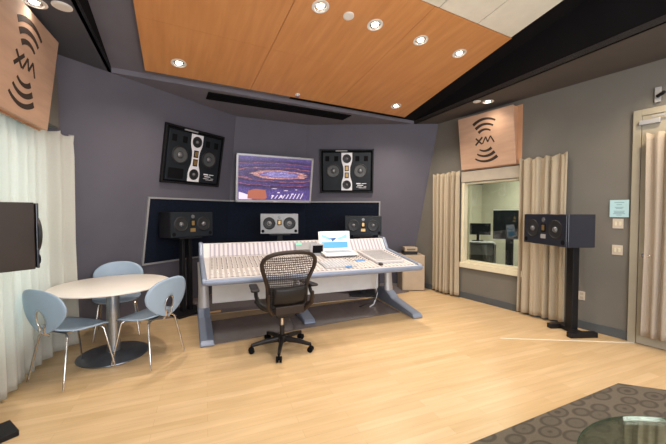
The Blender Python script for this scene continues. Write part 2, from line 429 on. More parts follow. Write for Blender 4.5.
# ceilings
mb = MB()                                              # flat part behind the hinge
mb.prism([(-1.9, HY(-1.9), H), (4.6, HY(4.6), H), (4.6, 6.4, H), (-1.9, 6.4, H)], (0, 0, .1))
struct(mb.build('ceiling', 'ceiling_grey'))
LX0, LX1 = -1.0, -.58
RX0, RX1 = 3.62, 3.76
struct(MB().prism([(-1.42, -2.3, H), (LX1, -2.3, H), (LX0, HY(LX0), H), (-1.42, HY(-1.42), H)], (0, 0, .06)).build('ceiling_soffit_left', 'soffit'))
struct(MB().prism([(RX1, -2.3, H), (5.5, -2.3, H), (4.45, 2.5, H), (4.1, HY(4.1), H), (RX0, HY(RX0), H)], (0, 0, .06)).build('ceiling_soffit_right', 'soffit_brown'))
SL = .17; ax = Vector((1, .1204, 0)).normalized(); bk = Vector((-ax.y, ax.x, 0)); A0 = Vector((-1, 4.51, H))
def cp(u, v, dz=0): q = A0 + ax * u - bk * v; return Vector((q.x, q.y, H + SL * v + dz))
# sloped ceiling in two tones, grey left and black right, rising towards the rear
def slope(name, m, u0, u1):
    q = [cp(u0, 0, .06), cp(u1, 0, .06), cp(u1, 6.9, .06), cp(u0, 6.9, .06)]
    struct(MB().prism(q, (0, 0, .06)).build(name, m))
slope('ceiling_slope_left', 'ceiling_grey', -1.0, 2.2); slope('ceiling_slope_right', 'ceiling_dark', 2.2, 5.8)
# vertical faces between soffits and slope
mb = MB(); mb.prism([(LX1, -2.3, H), (LX0, HY(LX0), H), (LX0, HY(LX0), H + .1), (LX1, -2.3, H + 1.35)], (-.03, 0, 0)); struct(mb.build('trim_1', 'ceiling_dark'))
mb = MB(); mb.prism([(RX1, -2.3, H), (RX0, HY(RX0), H), (RX0, HY(RX0), H + .1), (RX1, -2.3, H + 1.35)], (.03, 0, 0)); struct(mb.build('trim_2', 'ceiling_dark'))

# wooden ceiling cloud, 3 x 2 veneer panels, then cream panels
cm = Matrix((ax, -bk * math.cos(math.atan(SL)) + Vector((0, 0, 1)) * math.sin(math.atan(SL)), Vector((0, 0, 0)))).transposed()
def cloud_mtx():
    y = (-bk + Vector((0, 0, SL))).normalized(); z = ax.cross(y)       # y towards the viewer and up, z points down
    m = Matrix((ax, y, z)).transposed().to_4x4(); m.translation = A0; return m
CM = cloud_mtx(); K = math.sqrt(1 + SL * SL)
cl = thing('ceiling_panel_array', 'orange wood veneer ceiling cloud with recessed downlights over the console', 'ceiling panel', mtx=CM)
def edgeL(v): return .355 - .05 * v
def edgeR(v): return 4.30 - .095 * v
us = [None, 1.58, 2.87, None]
for r0, r1 in ((.17, 1.06), (1.06, 2.24)):
    for k in range(3):
        a0 = edgeL(r0) if k == 0 else us[k] + .004; b0 = edgeL(r1) if k == 0 else us[k] + .004
        a1 = edgeR(r0) if k == 2 else us[k + 1] - .001; b1 = edgeR(r1) if k == 2 else us[k + 1] - .001
        MB().prism([(a0, r0 * K, 0), (a1, r0 * K, 0), (b1, (r1 - .003) * K, 0), (b0, (r1 - .003) * K, 0)], (0, 0, -.03)).build('veneer_panel', 'cloud', cl)
cw = thing('cream_ceiling_panel', 'pale cream acoustic ceiling panels adjoining the orange wood cloud', 'ceiling panel', mtx=CM)
xs = [.24, .78, 1.35, 1.92, 2.35, 2.92, 3.49, 4.07]
for a, b_ in zip(xs, xs[1:]):
    MB().prism([(a + .006, 2.245 * K, 0), (b_ - .006, 2.245 * K, 0), (b_ - .006 - (.06 if b_ > 4 else 0), 3.3 * K, 0), (a + .006, 3.3 * K, 0)], (0, 0, -.03)).build('acoustic_board', 'white_panel', cw)

# black ceiling slot diffuser
sm_ = thing('ceiling_slot_diffuser', 'long black slot diffuser in the grey ceiling above the television', 'vent', (1.17, 4.995, H), math.atan2(.25, 2.24))
MB().box((0, 0, -.004), (2.26, .27, .008)).build('slot_backing', 'blackmatte', sm_)
mb = MB(); [mb.box((0, q, -.012), (2.26, .012, .014)) for q in (-.13, -.065, 0, .065, .13)]; mb.build('slot_blades', 'blackmatte', sm_)

# ------------------------------------------------------------------ downlights
def spot(loc, direction, power, parent=None, size=R(120), blend=1, col=(1, .87, .72), rad=.05):
    l = bpy.data.lights.new('downlight_beam', 'SPOT'); l.energy = power; l.spot_size = size; l.spot_blend = blend
    l.color = col; l.shadow_soft_size = rad
    o = bpy.data.objects.new('downlight_beam', l); COL.objects.link(o); o.location = loc
    o.rotation_euler = Vector(direction).to_track_quat('-Z', 'Y').to_euler(); return o
def downlight(proto, mtx, label, power, col=(1, .87, .72), size=R(140), lit=True):
    if proto is None:
        t = thing('downlight', label, 'downlight', group='recessed ceiling downlights')
        ring = [(.062, .0), (.082, .0), (.086, .006), (.062, .010)]
        MB().lathe([(.060, -.002), (.080, -.002), (.082, .004), (.060, .010)], 32, cap=False).build('trim_ring', 'lamp_trim', t, smooth=True, solid=.003)
        MB().lathe([(.030, -.003), (.0595, .007)], 32, cap=False).build('reflector', 'reflector', t, smooth=True, solid=.002)
        MB().lathe([(.002, -.002), (.032, -.002), (.030, .004), (.002, .006)], 24).build('lamp', 'bulb', t, smooth=True)
    else:
        t = copy_tree(proto); t['label'] = label
    t.matrix_world = mtx
    if power:
        z = mtx.to_3x3() @ Vector((0, 0, 1)); p = mtx.translation + z * .05
        spot(p, (0, 0, -1), power, size=size, col=col)
    return t
def cmx(u, v): return CM @ Matrix.Translation((u, v * K, 0))
SP = 38
names = [(1.83, 1.81, 'bright downlight nearest the top edge of the photo in the wood ceiling'),
         (2.46, 1.81, 'downlight just right of the white ceiling disc in the wood ceiling'),
         (3.09, 1.81, 'downlight in the front row of the wood ceiling, second from its right end'),
         (3.72, 1.81, 'downlight at the right end of the front row in the wood ceiling'),
         (.69, .45, 'single downlight near the left back corner of the wood ceiling'),
         (3.85, .46, 'single downlight near the right back corner of the wood ceiling'),
         (1.20, 1.81, 'downlight in the wood ceiling just above the top of the photo'),
         (.57, 1.81, 'downlight at the left end of the front row of the wood ceiling, above the photo')]
dl = None
for u, v, lab in names:
    t = downlight(dl, cmx(u, v), lab, SP * ((3.2 if u > 2 else 1.6) if v < 1 else 1))
    dl = dl or t
flip = Matrix.Rotation(PI, 4, 'X')
downlight(dl, Matrix.Translation((-1.216, 3.235, H)) @ flip, 'recessed glass downlight in the dark left soffit above the curtain', 4, (1, .9, .8))
downlight(dl, Matrix.Translation((3.90, 3.64, H)) @ flip, 'small lit downlight in the right soffit above the maple panel', 9, (1, .86, .68))
downlight(dl, Matrix.Translation((4.12, 1.55, H)) @ flip, 'downlight in the right soffit beside the door', 50, (1, .82, .58))
downlight(dl, Matrix.Translation((4.2, .2, H)) @ flip, 'downlight in the right soffit out of the photo', 35, (1, .82, .58))
o = MB().lathe([(.055, 0), (.055, .006), (.045, .010)], 28).build('ceiling_speaker_disc', 'disc', mtx=cmx(2.14, 1.81))
tag(o, 'flat white disc between two downlights in the wood ceiling', 'ceiling speaker')
o = MB().lathe([(.068, 0), (.068, .006), (.055, .012)], 28).build('ceiling_speaker_disc', 'disc', mtx=Matrix.Translation((-1.034, 3.215, H)) @ flip)
tag(o, 'flat white disc in the dark left soffit', 'ceiling speaker')
o = MB().lathe([(.055, 0), (.055, .006), (.045, .010)], 28).build('ceiling_speaker_disc', 'disc', mtx=Matrix.Translation((3.75, 3.70, H)) @ flip)
tag(o, 'small white disc in the right soffit near the maple panel', 'ceiling speaker')
t = thing('sprinkler_head', 'small white sprinkler at the front edge of the wood ceiling', 'sprinkler', mtx=cmx(2.23, .26))
MB().lathe([(.035, 0), (.035, .006), (.012, .012), (.010, .03)], 20).build('escutcheon', 'lamp_trim', t, smooth=True)
MB().lathe([(.018, .032), (.020, .036)], 16).build('deflector', 'chrome', t)

# ------------------------------------------------------------------ maple logo panels
def arc(mb, r, w0, w1, a0, a1, y, cy=0, n=22):
    pts_o, pts_i = [], []
    for k in range(n + 1):
        t = k / n; a = a0 + (a1 - a0) * t; w = w0 + (w1 - w0) * t
        pts_o.append((math.cos(a) * (r + w / 2), y, cy + math.sin(a) * (r + w / 2)))
        pts_i.append((math.cos(a) * (r - w / 2), y, cy + math.sin(a) * (r - w / 2)))
    for k in range(n):
        mb.prism([pts_o[k], pts_o[k + 1], pts_i[k + 1], pts_i[k]], (0, -.0015, 0))
def stroke(mb, a, b_, w, y):
    a, b_ = Vector((a[0], y, a[1])), Vector((b_[0], y, b_[1])); d = (b_ - a).normalized(); n = Vector((-d.z, 0, d.x)) * w / 2
    mb.prism([a - n, b_ - n, b_ + n, a + n], (0, -.0015, 0))
def logo_panel(mtx, w, h, tilt, label, ends=(1, 1)):
    """origin: bottom centre of the board's back edge on the wall plane; board leans out at the top"""
    t = thing('logo_wall_panel', label, 'wall panel', mtx=mtx, group='maple logo panels')
    F = Matrix.Translation((0, -.055, h / 2)) @ Matrix.Translation((0, 0, -h / 2)) @ Matrix.Rotation(tilt, 4, 'X') @ Matrix.Translation((0, 0, h / 2))
    b_ = MB().box((0, 0, 0), (w, .022, h)).build('face_board', 'maple', t, bevel=.003); b_.matrix_local = F
    o_ = h * math.sin(tilt); hh = h * math.cos(tilt)
    x0 = -w / 2 + .012; x1 = w / 2 - .012
    mb = MB(); mb.prism([(x0, -.042, .004), (x0, -.042 - o_, hh - .004), (x0, -.002, hh - .004), (x0, -.002, .004)], (x1 - x0, 0, 0)); mb.build('wedge_frame', 'maple_edge', t)
    MB().box((.03 * ends[1], -.008, h / 2), (w + .05 * ends[1], .012, h + .02)).build('back_board', 'maple_edge', t, bevel=.002)
    mb = MB(); y = -.0112
    for r, w0, w1, sp in ((.325, .050, .026, 35), (.245, .050, .026, 37), (.165, .046, .022, 38)):
        arc(mb, r, w0, w1, R(90 + sp), R(90 - sp), y); arc(mb, r, w1 * .9, w0, R(270 - sp), R(270 + sp), y)
    o = mb.build('radiating_arcs', 'cutout', t); o.matrix_local = F
    mb = MB()
    stroke(mb, (-.165, -.055), (-.04, .055), .030, y); stroke(mb, (-.155, .052), (-.055, -.052), .024, y - .0002)
    z = [(-.045, -.052), (.015, .052), (.045, -.035), (.095, .050), (.150, -.055)]
    for a, b_ in zip(z, z[1:]): stroke(mb, a, b_, .020, y - .0004)
    o = mb.build('monogram_letters', 'cutout', t); o.matrix_local = F
    return t
def rwall_mtx(y, z, off):
    d = Vector((-RWD.x, -RWD.y, 0)); n = Vector((RWN.x, RWN.y, 0))     # X to the right as seen from the room
    m = Matrix((d, -n, Vector((0, 0, 1)))).transposed().to_4x4(); m.translation = Vector((RW(y), y, z)) + n * off; return m
logo_panel(rwall_mtx(3.885, 2.19, .002), .92, .84, R(7), 'maple box panel with cut-out radio wave logo on the grey wall above the booth window')
m = Matrix(((0, -1, 0), (1, 0, 0), (0, 0, 1))).to_4x4(); m.translation = (-1.418, 3.30, 2.235)
logo_panel(m, .98, .83, R(7), 'maple panel with cut-out radio wave logo above the pale window curtain at left', (1, 0))

# ------------------------------------------------------------------ wall speakers
def driver(mb_dict, x, z, r, y, cone='cone'):
    mtx = Matrix.Translation((x, y, z)) @ Matrix.Rotation(R(90), 4, 'X')
    return mtx
def add_driver(parent, x, z, r, y, cone='cone', name='woofer', trim='rubber'):
    mtx = Matrix.Translation((x, y, z)) @ Matrix.Rotation(R(90), 4, 'X')   # lathe z -> -Y (towards viewer)
    w = MB().lathe([(r, -.012), (r, .003), (r * .95, .007), (r * .86, .007), (r * .80, .001)], 36, mtx=mtx, cap=False).build(name, trim, parent, smooth=True)
    MB().lathe([(r * .82, .002), (r * .30, -.002 - r * .0)], 36, mtx=mtx, cap=False).build('cone', cone, w, smooth=True)
    MB().lathe([(r * .31, -.002), (r * .26, .010), (r * .14, .018), (r * .02, .020)], 24, mtx=mtx).build('dust_cap', 'dustcap', w, smooth=True)
    return w
def hourglass(n=16, h=.72, wt=.205, wm=.125):
    pts = []
    for k in range(n + 1):
        t = k / n; z = h / 2 - h * t; e = min(1, max(0, (abs(t - .5) - .08) / .24)); e = e * e * (3 - 2 * e); pts.append((wm + (wt - wm) * e, z))
    return [(w / 2, 0, z) for w, z in pts] + [(-w / 2, 0, z) for w, z in reversed(pts)]
def main_monitor(mtx, label, screen):
    t = thing('wall_monitor_speaker', label, 'speaker', mtx=mtx, group='large studio monitors set in the back wall')
    W, Hh = 1.02, .83
    mb = MB()
    for x, z, w, h in ((0, Hh / 2 - .012, W, .024), (0, -Hh / 2 + .012, W, .024), (-W / 2 + .012, 0, .024, Hh), (W / 2 - .012, 0, .024, Hh)): mb.box((x, -.02, z), (w, .05, h))
    mb.build('recess_frame', 'black', t, bevel=.003)
    MB().box((0, .0, 0), (W - .05, .01, Hh - .05)).build('recess_back', 'blackmatte', t)
    MB().box((0, -.022, -.01), (W - .11, .034, .715)).build('baffle', 'spk_dark', t, bevel=.006)
    mb = MB(); mb.box((-.10, -.02, Hh / 2 - .035), (.22, .02, .02)); mb.build('mounting_bracket', 'frame_grey', t)
    y = -.0395
    MB().prism([(p[0], y, p[2] - .01) for p in hourglass(h=.71)], (0, -.008, 0)).build('waveguide_plate', 'wave', t, bevel=.003)
    for s in (-1, 1): add_driver(t, .255 * s, .005, .135, y - .001, 'cone')
    for s in (-1, 1): add_driver(t, 0, .245 * s - .01, .082, y - .010, 'cone_dark', 'midrange_driver')
    for s in (-1, 1):
        fr = MB().box((0, y - .011, .065 * s - .01), (.078, .006, .105)).build('ribbon_tweeter', 'blackmatte', t, bevel=.002)
        MB().box((0, y - .0155, .065 * s - .01), (.05, .003, .075)).build('ribbon_foil', 'gold', fr)
    for x in (-.37, -.20, .20, .36): MB().box((x, y - .001, .235), (.075, .004, .095)).build('bass_port', 'blackmatte', t, bevel=.02)
    if screen: MB().box((-.30, y - .004, -.265), (.24, .010, .15)).build('control_panel', 'blackmatte', t, bevel=.004)
    mb = MB()
    for (x, z, w, h) in ((.225, -.235, .085, .020), (.33, -.235, .09, .010), (.26, -.268, .11, .014), (.235, -.300, .10, .008), (.35, -.297, .05, .008), (.30, -.318, .14, .006)): mb.box((x, y - .001, z), (w, .003, h))
    mb.build('lettering_plate', 'wave', t)
    return t
main_monitor(wall_mtx(0, 1.73, -.81, .006), 'large recessed studio monitor with white centre strip, left of the television', True)
main_monitor(wall_mtx(2, .745, -.86, .006), 'large recessed studio monitor with white centre strip, right of the television', False)

# television
tv = thing('television', 'silver framed wide television showing an arena interior, on the back wall', 'television', mtx=wall_mtx(1, .70, -1.03, .14))
W, Hh = 1.41, .845
mb = MB()
for x, z, w, h in ((0, Hh / 2 - .019, W, .038), (0, -Hh / 2 + .022, W, .044), (-W / 2 + .019, 0, .038, Hh), (W / 2 - .019, 0, .038, Hh)): mb.box((x, 0, z), (w, .045, h))
mb.build('bezel', 'silver', tv, bevel=.006)
MB().box((0, .035, 0), (W - .03, .05, Hh - .03)).build('rear_housing', 'frame_grey', tv, bevel=.01)
MB().box((0, .09, 0), (.4, .08, .4)).build('wall_bracket', 'black', tv)
sc = MB().box((0, .004, .002), (W - .07, .008, Hh - .075)).build('screen', 'tvpic', tv)
MB().prism([(-.65, -.001, -.37), (-.65, -.001, -.24), (-.58, -.001, -.26), (-.46, -.001, -.30), (-.42, -.001, -.37)], (0, -.001, 0)).build('picture_stand_end', 'pic_white', sc)
MB().prism([(-.50, -.0015, -.36), (-.49, -.0015, -.22), (-.36, -.0015, -.18), (-.18, -.0015, -.20), (-.15, -.0015, -.34), (-.20, -.0015, -.37)], (0, -.001, 0)).build('picture_booth', 'pic_orange', sc)
mb = MB()
for a in range(9):
    x = .02 + a * .07; mb.prism([(x - .10, -.002, -.35), (x - .05, -.002, -.29 + .006 * a), (x - .035, -.002, -.295 + .006 * a), (x - .085, -.002, -.355)], (0, -.001, 0))
for (x, z, w, h) in ((-.05, -.30, .05, .03), (.06, -.24, .06, .02), (.12, -.31, .04, .05), (.20, -.20, .10, .012), (-.02, -.17, .12, .010), (.33, -.26, .07, .02), (.40, -.18, .05, .012)):
    mb.prism([(x - w / 2, -.002, z - h * .4), (x + w * .3, -.002, z - h / 2), (x + w / 2, -.002, z + h * .3), (x - w * .2, -.002, z + h / 2)], (0, -.001, 0))
mb.build('picture_railing', 'pic_white', sc)
MB().box((0, -.023, -Hh / 2 + .02), (.08, .003, .010)).build('maker_plate', 'wave', tv)

# dark fabric acoustic panel across the three walls
ap = thing('fabric_wall_panel', 'long dark navy fabric panel with thin grey frame across the back wall', 'wall panel', (0, 0, 0))
zt, zb = 1.69, .72
def band(z0, z1, off0, off1, sL, sR):
    mb = MB()
    ends = [lambda z, o: wp(0, sL, z, o), lambda z, o: corner(0, z, o), lambda z, o: corner(1, z, o), lambda z, o: wp(2, sR, z, o)]
    rows = []
    for z, o in ((z0, off0), (z0, off1), (z1, off1), (z1, off0)): rows.append([mb.bm.verts.new(e(z, o)) for e in ends])
    for k in range(4):
        a, b_ = rows[k], rows[(k + 1) % 4]
        for j in range(3): mb.bm.faces.new((a[j], a[j + 1], b_[j + 1], b_[j]))
    mb.bm.faces.new([r_[0] for r_ in rows]); mb.bm.faces.new([r_[3] for r_ in rows][::-1]); return mb
band(zb + .02, zt - .02, .002, .022, 1.10, 1.38).build('fabric', 'navy_fabric', ap)
band(zt - .025, zt, .002, .034, 1.08, 1.40).build('top_rail', 'frame_grey', ap)
band(zb, zb + .025, .002, .034, 1.08, 1.40).build('bottom_rail', 'frame_grey', ap)
for i, s, nm in ((0, 1.09, 'end_stile'), (2, 1.39, 'end_stile')):
    mb = MB(); q = [wp(i, s - .012, zb, .003), wp(i, s + .012, zb, .003), wp(i, s + .012, zt, .003), wp(i, s - .012, zt, .003)]
    d2, inn = segd(i); mb.prism(q, (inn.x * .032, inn.y * .032, 0)); mb.build(nm, 'frame_grey', ap)

# ------------------------------------------------------------------ free-standing speakers
def bookshelf(loc, rz, w, d, h, label, face='spk_dark', body='black', pitch=0, group='free-standing studio monitors', mirror=1):
    """local -Y is the front, base at z=0 of the empty"""
    t = thing('studio_monitor_speaker', label, 'speaker', loc, rz, group)
    MB().box((0, .01, h / 2), (w, d - .02, h)).build('cabinet', body, t, bevel=.006)
    MB().box((0, -d / 2 + .006, h / 2), (w - .008, .014, h - .008)).build('front_baffle', face, t, bevel=.004)
    y = -d / 2 - .0025; r = h * .30
    for s in (-1, 1): add_driver(t, s * w * .265, h * .52, r, y, 'cone_dark' if face != 'spk_silver' else 'cone_dark')
    fr = MB().box((0, y - .001, h * .56), (h * .2, .006, h * .26)).build('tweeter_plate', 'blackmatte', t, bevel=.002)
    MB().box((0, y - .0045, h * .56), (h * .12, .003, h * .18)).build('ribbon_foil', 'gold', fr)
    MB().lathe([(h * .075, 0), (h * .07, .003)], 24, mtx=Matrix.Translation((0, y, h * .82)) @ Matrix.Rotation(R(90), 4, 'X')).build('badge', 'dustcap', t)
    MB().box((0, y, h * .28), (h * .22, .004, h * .14)).build('control_plate', 'gold' if face == 'spk_dark' else 'frame_grey', t)
    for s in (-1, 1): MB().lathe([(h * .075, 0), (h * .07, .003)], 20, mtx=Matrix.Translation((s * w * .43, y, h * .14)) @ Matrix.Rotation(R(90), 4, 'X')).build('bass_port', 'blackmatte', t)
    return t
def stand(loc, rz, h, label, top=(.34, .30), base=(.46, .40), poles=1, hbase=False, group='speaker stands', pr_=.045):
    t = thing('speaker_stand', label, 'speaker stand', loc, rz, group)
    if hbase:
        for s in (-1, 1): MB().box((s * base[0] / 2, 0, .03), (.07, base[1], .06)).build('foot_bar', 'black', t, bevel=.006)
        MB().box((0, 0, .03), (base[0], .08, .05)).build('cross_bar', 'black', t, bevel=.005)
    else: MB().box((0, 0, .02), (base[0], base[1], .04)).build('base_plate', 'black', t, bevel=.006)
    for k in range(poles):
        x = 0 if poles == 1 else (k - .5) * .11
        MB().box((x, 0, h / 2 + .01), (pr_ * 2 if poles == 1 else .05, .08, h - .05)).build('pole', 'black', t, bevel=.006)
    MB().box((0, 0, h - .012), (top[0], top[1], .022)).build('top_plate', 'black', t, bevel=.004)
    return t
Ls = Vector((1.15, 3.2, 0))
def aim(x, y): d = Ls - Vector((x, y, 0)); return math.atan2(d.y, d.x) + PI / 2
# left, centre, right behind the console
a = aim(-.24, 5.22)
stand((-.27, 5.17, 0), a, 1.12, 'black stand holding the dark monitor behind the left end of the console', poles=2)
bookshelf((-.25, 5.20, 1.12), a, .66, .30, .36, 'dark two-woofer monitor on a stand, left of the silver one behind the console')
stand((1.17, 5.39, 0), R(-12), 1.12, 'grey-topped stand under the silver monitor behind the middle of the console')
bookshelf((1.17, 5.40, 1.12), R(-14), .62, .28, .335, 'silver fronted monitor behind the middle of the console, below the television', 'spk_silver')
stand((2.62, 5.17, 0), R(-24), 1.07, 'black stand holding the dark monitor behind the right end of the console')
bookshelf((2.62, 5.17, 1.07), R(-24), .64, .30, .34, 'dark two-woofer monitor behind the laptop, at the right of the fabric panel')
# right surround
fr_d = Vector((.305, .952)); ang = math.atan2(-.952, -.305)      # X local runs from far end to near end
stand((4.18, 2.58, 0), ang, 1.08, 'tall black stand with an H-shaped foot in front of the right wall', top=(.22, .24), base=(.32, .34), hbase=True, pr_=.052)
c = Vector((3.73, 2.375)) + fr_d * .36 + Vector((.952, -.305)) * .17
bookshelf((c.x, c.y, 1.08), ang, .72, .34, .375, 'black monitor speaker on the tall stand in front of the tan curtain at right', 'spk_gloss', 'spk_gloss')
# left surround
fw = Vector((.81, .586)); sd = Vector((-.586, .81)); c = Vector((-.98, 2.59)) + sd * .20 - fw * .17
ang = math.atan2(fw.y, fw.x) + PI / 2
stand((c.x - .08, c.y + .07, 0), ang, 1.12, 'black stand with a flat base plate at the left edge of the photo', base=(.20, .24), top=(.2, .2), pr_=.035)
bookshelf((c.x, c.y, 1.12), ang, .40, .34, .42, 'dark brown-black speaker seen side-on at the left edge in front of the curtain', 'spk_gloss', 'brownframe')

# ------------------------------------------------------------------ curtains
def curtain(name, path0, path1, z0, z1, folds, amp, m, label, solid=.006, flare=.35, seed=1, header=.05, group=None, bendf=None):
    """pleated cloth between two floor points"""
    a, b_ = Vector((*path0, 0)), Vector((*path1, 0)); d = (b_ - a); L = d.length; d.normalize(); n = Vector((-d.y, d.x, 0))
    rnd = random.Random(seed); ph = [rnd.uniform(-.5, .5) for _ in range(folds + 2)]; am = [rnd.uniform(.7, 1.2) for _ in range(folds + 2)]
    hh = [rnd.uniform(-.012, .012) for _ in range(folds + 2)]
    mid = (a + b_) / 2
    bend = bendf or (lambda u: 0.0)
    def f(u, v):
        k = u * folds; i = int(min(k, folds - 1)); fr = k - i
        A = am[i] * (1 - fr) + am[i + 1] * fr
        kk = k + .16 * math.sin(2.1 * k + seed) + .05 * (1 - v) * math.sin(5.3 * k + seed * 2)
        w = math.sin(2 * PI * kk); w = math.copysign(abs(w) ** .8, w)
        pinch = 1 - .35 * math.exp(-((v - .955) / .02) ** 2)
        wide = 1 - .03 * (1 - abs(2 * v - 1))
        p = a + d * L * (.5 + (u - .5) * wide) + n * (amp * A * pinch * (w * (.75 + .25 * (1 - v)) + .25 * math.sin(4 * PI * k + 1)) - bend(u))
        z = z0 + (z1 - z0) * v
        if v > .99: z += (.014 * math.cos(2 * PI * k) + hh[i])
        return Vector((p.x, p.y, z))
    mb = MB(); mb.grid(f, folds * 18, 30)
    o = mb.build(name, m, smooth=True, solid=solid)
    return tag(o, label, 'curtain', group)
curtain('window_curtain', (-1.495, 1.2), (-1.495, 4.36), .03, 2.305, 20, .036, 'sheer', 'ivory pleated curtain glowing with daylight along the left window wall', seed=3,
        bendf=lambda u: .15 * min(1, max(0, (u - .86) / .13)) ** 1.5)
def rwp(y, off): return (RW(y) + RWN.x * off, y + RWN.y * off)
curtain('window_curtain', rwp(4.37, .075), rwp(4.92, .075), .035, 2.17, 5, .042, 'tan_curtain', 'tan curtain left of the booth window beside the cabinet', seed=5, group='tan booth window curtains')
curtain('window_curtain', rwp(2.78, .062), rwp(3.37, .062), .035, 2.235, 5, .036, 'tan_curtain', 'tan curtain right of the booth window behind the stand-mounted speaker', seed=9, group='tan booth window curtains')
curtain('door_curtain', rwp(1.25, .10), rwp(2.04, .10), .12, 2.33, 7, .025, 'door_curtain', 'taupe curtain hanging over the door at the right edge', seed=12)

# ------------------------------------------------------------------ booth window and booth
mb = MB()
rw_slab(mb, wy0, wy1 + .02, 1.985, 2.16, .03, .032)
struct(mb.build('trim_3', 'beige_trim', bevel=.004))
mb = MB()
rw_slab(mb, wy0, wy1 + .03, wz0 - .085, wz0, .06, .045)                 # sill
rw_slab(mb, wy1 - .025, wy1 + .03, wz0, 1.985, .17, .012); rw_slab(mb, wy0, wy0 + .03, wz0, 1.985, .17, .012)
rw_slab(mb, wy0, wy1, wz0, wz0 + .03, .15, .0); rw_slab(mb, wy0, wy1, 1.95, 1.985, .15, .0)
struct(mb.build('window_2', 'cream_trim', bevel=.003))
mb = MB(); rw_slab(mb, wy0 + .03, wy1 - .025, wz0 + .03, 1.95, .008, -.09); struct(mb.build('window_2_glass', 'glass'))
# booth shell
mb = MB(); mb.box((6.9, 4.4, 1.3), (.1, 5.2, 2.7)); mb.box((5.6, 6.6, 1.3), (2.8, .1, 2.7)); mb.box((5.9, 2.3, 1.3), (2.1, .1, 2.7)); struct(mb.build('wall_booth', 'booth'))
struct(MB().prism([(RW(2.3) + .18, 2.3, 2.6), (6.95, 2.3, 2.6), (6.95, 6.6, 2.6), (RW(6.6) + .18, 6.6, 2.6)], (0, 0, .1)).build('ceiling_booth', 'booth'))
struct(MB().prism([(RW(2.3) + .18, 2.3, .001), (6.85, 2.3, .001), (6.85, 6.55, .001), (RW(6.55) + .18, 6.55, .001)], (0, 0, .008)).build('floor_booth', 'carpetdark'))
mb = MB(); mb.box((6.84, 4.4, 1.3), (.02, .10, 2.6)); mb.box((6.2, 6.53, 2.35), (1.4, .03, .3)); struct(mb.build('trim_4', 'boothdark'))
t = thing('booth_monitor', 'small dark monitor seen through the booth glass, above the booth desk', 'monitor', (5.10, 4.96, .90), R(-45))
MB().box((0, 0, .24), (.46, .04, .23)).build('screen', 'spk_dark', t, bevel=.006); MB().box((0, .02, .08), (.05, .03, .16)).build('neck', 'black', t); MB().box((0, 0, .006), (.2, .16, .012)).build('foot', 'black', t, bevel=.003)
t = thing('booth_desk', 'low grey booth desk seen through the glass under the small monitor', 'desk', (4.97, 4.92, 0), R(-45))
MB().box((0, 0, .885), (.70, .42, .03)).build('worktop', 'frame_grey', t, bevel=.004)
MB().box((0, .1, .62), (.70, .3, .48)).build('equipment_case', 'boothdark', t, bevel=.01)
for s in (-1, 1): MB().box((s * .36, 0, .435), (.03, .45, .87)).build('side_panel', 'frame_grey', t)
MB().box((0, -.06, .74), (.66, .02, .2)).build('front_rail', 'frame_grey', t, bevel=.004)
t = thing('booth_display_stand', 'large dark display on a floor stand seen through the booth glass', 'display', (5.62, 4.66, 0), R(-46))
MB().box((0, 0, 1.23), (.60, .05, .58)).build('display_panel', 'spk_dark', t, bevel=.006)
MB().box((0, -.004, 1.522), (.61, .055, .018)).build('top_bezel', 'wave', t)
MB().box((0, .04, .6), (.14, .05, 1.2)).build('column', 'black', t); MB().box((0, .02, .02), (.5, .4, .04)).build('base', 'black', t, bevel=.005)

# ------------------------------------------------------------------ door at right
dy0, dy1, dh = 1.15, 2.10, 2.54
mb = MB(); rw_slab(mb, dy1, dy1 + .07, 0, dh + .07, .03, .034); rw_slab(mb, dy0 - .07, dy0, 0, dh + .07, .03, .034); rw_slab(mb, dy0, dy1, dh, dh + .07, .03, .034)
struct(mb.build('trim_5', 'door', bevel=.004))
mb = MB(); rw_slab(mb, dy0 + .004, dy1 - .004, .008, dh - .004, .025, .028); dd = struct(mb.build('door_1', 'door', bevel=.003))
mb = MB(); h0 = Vector((*rwp(2.04, .045), 1.0)); h1 = Vector((*rwp(2.04, .085), 1.0)); h2 = Vector((*rwp(1.93, .085), 1.0))
mb.cyl(h0 + Vector((.012, 0, 0)), h0 + Vector((-.006, 0, 0)), .028); mb.tube([h0, h1, h2], .010)
mb.build('door_handle', 'chrome', dd, smooth=True)
t = thing('door_closer', 'pale metal door closer at the top corner of the door', 'door closer', mtx=rwall_mtx(2.03, 2.46, .028))
MB().box((0, -.02, 0), (.17, .035, .05)).build('body', 'silver', t, bevel=.005); MB().box((.10, -.03, .05), (.16, .012, .014)).build('arm', 'silver', t)
t = thing('wall_mounted_sensor', 'small dark bracket sensor on the wall above the door', 'sensor', mtx=rwall_mtx(1.98, 2.74, 0))
MB().box((0, -.012, 0), (.05, .024, .16)).build('bracket', 'desk_leg', t, bevel=.003); MB().cyl((0, -.03, -.02), (.06, -.07, .0), .018).build('sensor_head', 'black', t, smooth=True)
t = thing('printed_notice', 'pale cyan printed notice on the grey wall beside the door', 'notice', mtx=rwall_mtx(2.275, 1.52, .008))
MB().box((0, -.004, 0), (.175, .008, .20)).build('sheet', 'paper', t)
mb = MB()
for z, w in ((.07, .09), (.045, .05), (.015, .08), (0, .06), (-.03, .10), (-.045, .09), (-.06, .11), (-.075, .05)): mb.box((0, -.0085, z), (w, .001, .006))
mb.build('printed_lines', 'print', t)
for z, lab in ((1.345, 'ivory double light switch on the grey wall directly under the cyan notice'), (1.035, 'lower ivory wall switch plate, below the other one near the door')):
    t = thing('wall_switch', lab, 'switch', mtx=rwall_mtx(2.285, z, .001), group='ivory wall switches')
    MB().box((0, -.004, 0), (.10, .008, .115)).build('plate', 'switch', t, bevel=.003)
    for s in (-1, 1): MB().box((s * .02, -.010, 0), (.02, .008, .045)).build('rocker', 'cream_trim', t, bevel=.002)
